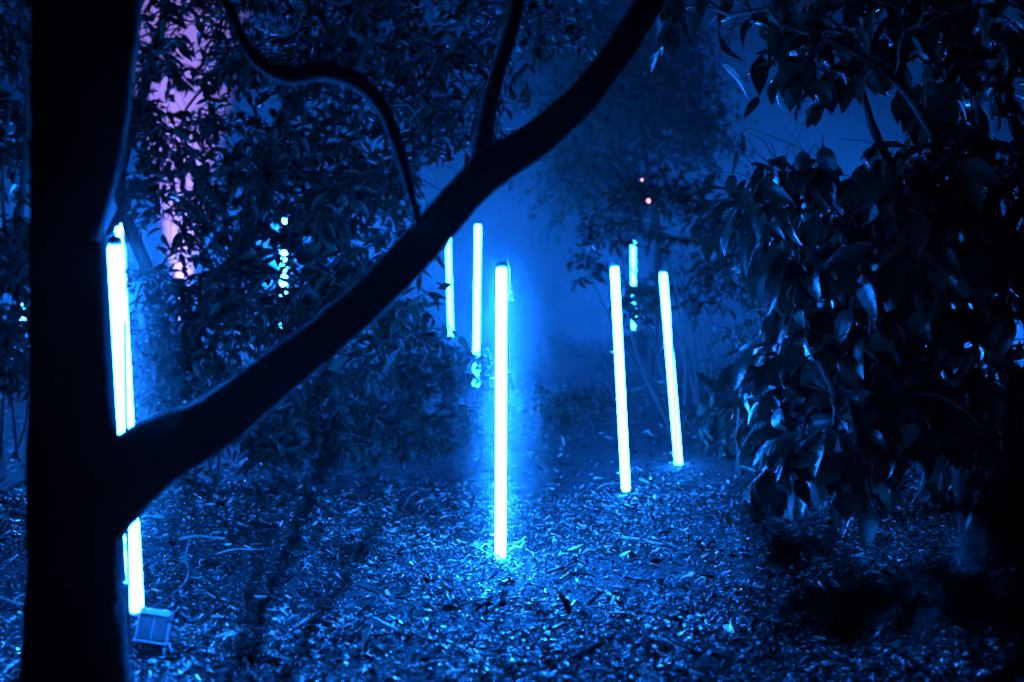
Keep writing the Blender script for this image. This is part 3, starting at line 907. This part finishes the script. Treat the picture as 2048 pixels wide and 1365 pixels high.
# slender sapling left of the black trunk
b = G(66, 8.2)
plant('sapling', 'slender pale sapling just left of the black trunk', 'tree', b,
      [([b - [0, 0, .05], P(70, 690, 8.2), P(42, 560, 8.2), P(40, 430, 8.2), P(56, 260, 8.2), P(46, 100, 8.2), P(40, -60, 8.2)], [.028, .025, .023, .022, .02, .018, .014]),
       ([P(42, 560, 8.2), P(10, 450, 8.2), P(6, 330, 8.2), P(22, 200, 8.2)], [.014, .013, .011, .008])],
      [(40, 470, 8.3, 50, 60, .3, 1), (30, 60, 8.3, 60, 80, .3, 1), (20, 260, 8.3, 50, 90, .3, 1), (45, 530, 8.1, 36, 40, .15, 1.2), (45, 640, 8.1, 40, 30, .15, 1)], 95, 'laurel', 'laurel', 2, 5, .2, .1, .5, stem_mat='twig')

# arched dry stems rising behind the glossy bush
b = G(1610, 6.6)
root = empty('dry_weed', b, 'dry weed with arching stems and curled hanging leaves seen against the glowing smoke', 'weed')
for pts in ([(1615, 700), (1640, 480), (1648, 380), (1610, 305), (1545, 275), (1500, 258), (1482, 268), (1474, 300)], [(1610, 700), (1630, 460), (1640, 330), (1632, 292), (1618, 310), (1616, 350)], [(1605, 720), (1590, 470), (1578, 360), (1572, 305), (1584, 290), (1590, 320), (1588, 345)]):
    path = smooth_path([b] + PP(pts, 6.6), 44)
    mb = MB(); mb.tube(path - b, np.linspace(.006, .0025, 44), 6); mb.build('stem', M['twig'], root)
    tpl = leaf_template(.22, 7, 3, .3, .5, .3)
    for k in (-1, -7):
        rt = frames(np.array([[rng.normal() * .2, rng.normal() * .2, -1.0]]), np.array([[.3, -1.0, .2]]))[0] * .12
        o = add('dry_leaf', mesh_np('dry_leaf', tpl[0], [tpl[1]]), M['litter'], root)
        mt = np.eye(4); mt[:3, :3] = rt; mt[:3, 3] = path[k] - b; o.matrix_local = Matrix(mt.tolist())

# pale forked twig standing in front of the floodlight
g = ground_hit(312, 1362)
root = add('forked_twig', None); root.location = g; tag(root, 'pale forked twig standing in front of the floodlight', 'twig')
d = g[1]
for name, pts, r in (('stem', [(316, 1372), (312, 1362), (300, 1335)], .003), ('fork', [(312, 1362), (322, 1350), (325, 1330)], .0045)):
    mb = MB(); mb.tube(smooth_path(PP(pts, d), 12) - g, np.linspace(r, r * .7, 12), 7, .08); mb.build(name, M['stick'], root)

# feathery conifer sprigs dropped on the mulch
def sprig(u, v, ang, L, label):
    g = ground_hit(u, v)
    root = empty('conifer_sprig', g, label, 'sprig', 'conifer sprigs on the mulch')
    dv = np.array([math.cos(ang), math.sin(ang), 0]); sd = np.array([-dv[1], dv[0], 0])
    path = np.array([dv * L * (t - .5) + [0, 0, .03 + .02 * math.sin(3 * t)] for t in np.linspace(0, 1, 12)])
    mb = MB(); mb.tube(path, np.linspace(.002, .0008, 12), 5); mb.build('stem', M['twig'], root)
    n = 26; mb = MB(); tp = leaf_template(.2, 4, 3, .2, .3)
    for k in range(n):
        t = (k // 2 + .5) / (n / 2); c = path[0] * (1 - t) + path[-1] * t + [0, 0, .012]
        w = L * .28 * (1 - .6 * t)
        rt = frames(np.array([dv * .5 + sd * (1 if k % 2 else -1) + rng.normal(size=3) * .1]), np.array([[0, -.3, 1.0]]))
        v_, f_ = stamp(tp, c[None], rt, np.array([w])); mb.put(v_, f_)
    mb.build('needles', M['litter'], root)['kind'] = 'stuff'
sprig(388, 1284, .1, .13, 'feathery conifer sprig on the mulch beside the floodlight')
sprig(22, 1262, .5, .16, 'feathery conifer sprig on the mulch left of the black trunk')
sprig(1492, 1108, .2, .14, 'feathery conifer sprig on the mulch below the thin-stemmed shrub')

# thin blurred weed added near the camera for shadow-like streaks on the mulch
g = G(560, 1.8)
root = empty('streak_weed', g, 'out-of-focus thin weed stems added for shadow-like streaks below the leaning limb', 'weed')
for pts in ([(500, 1500), (520, 1240), (590, 1080), (650, 900), (668, 830)], [(470, 1500), (470, 1330), (520, 1130), (548, 1010)], [(560, 1500), (600, 1300), (700, 1150), (760, 1040)]):
    path = smooth_path([g] + PP(pts, 1.8), 30)
    mb = MB(); mb.tube(path - g, np.linspace(.009, .004, 30), 6); mb.build('stem', M['twig'], root)
    n = 9
    idx = np.linspace(12, 29, n).astype(int)
    for k in idx:
        dv = np.array([rng.choice([-1, 1]) * .8, rng.normal() * .4, .2 + rng.normal() * .4])
        rt = frames(dv[None], np.array([[0, -.4, 1.0]]))[0] * rng.uniform(.05, .08)
        o = bpy.data.objects.new('leaf', leaf_mesh('narrow', int(k) % 2, 'laurel')); col.objects.link(o); o.parent = root
        mt = np.eye(4); mt[:3, :3] = rt; mt[:3, 3] = path[k] - g; o.matrix_local = Matrix(mt.tolist())
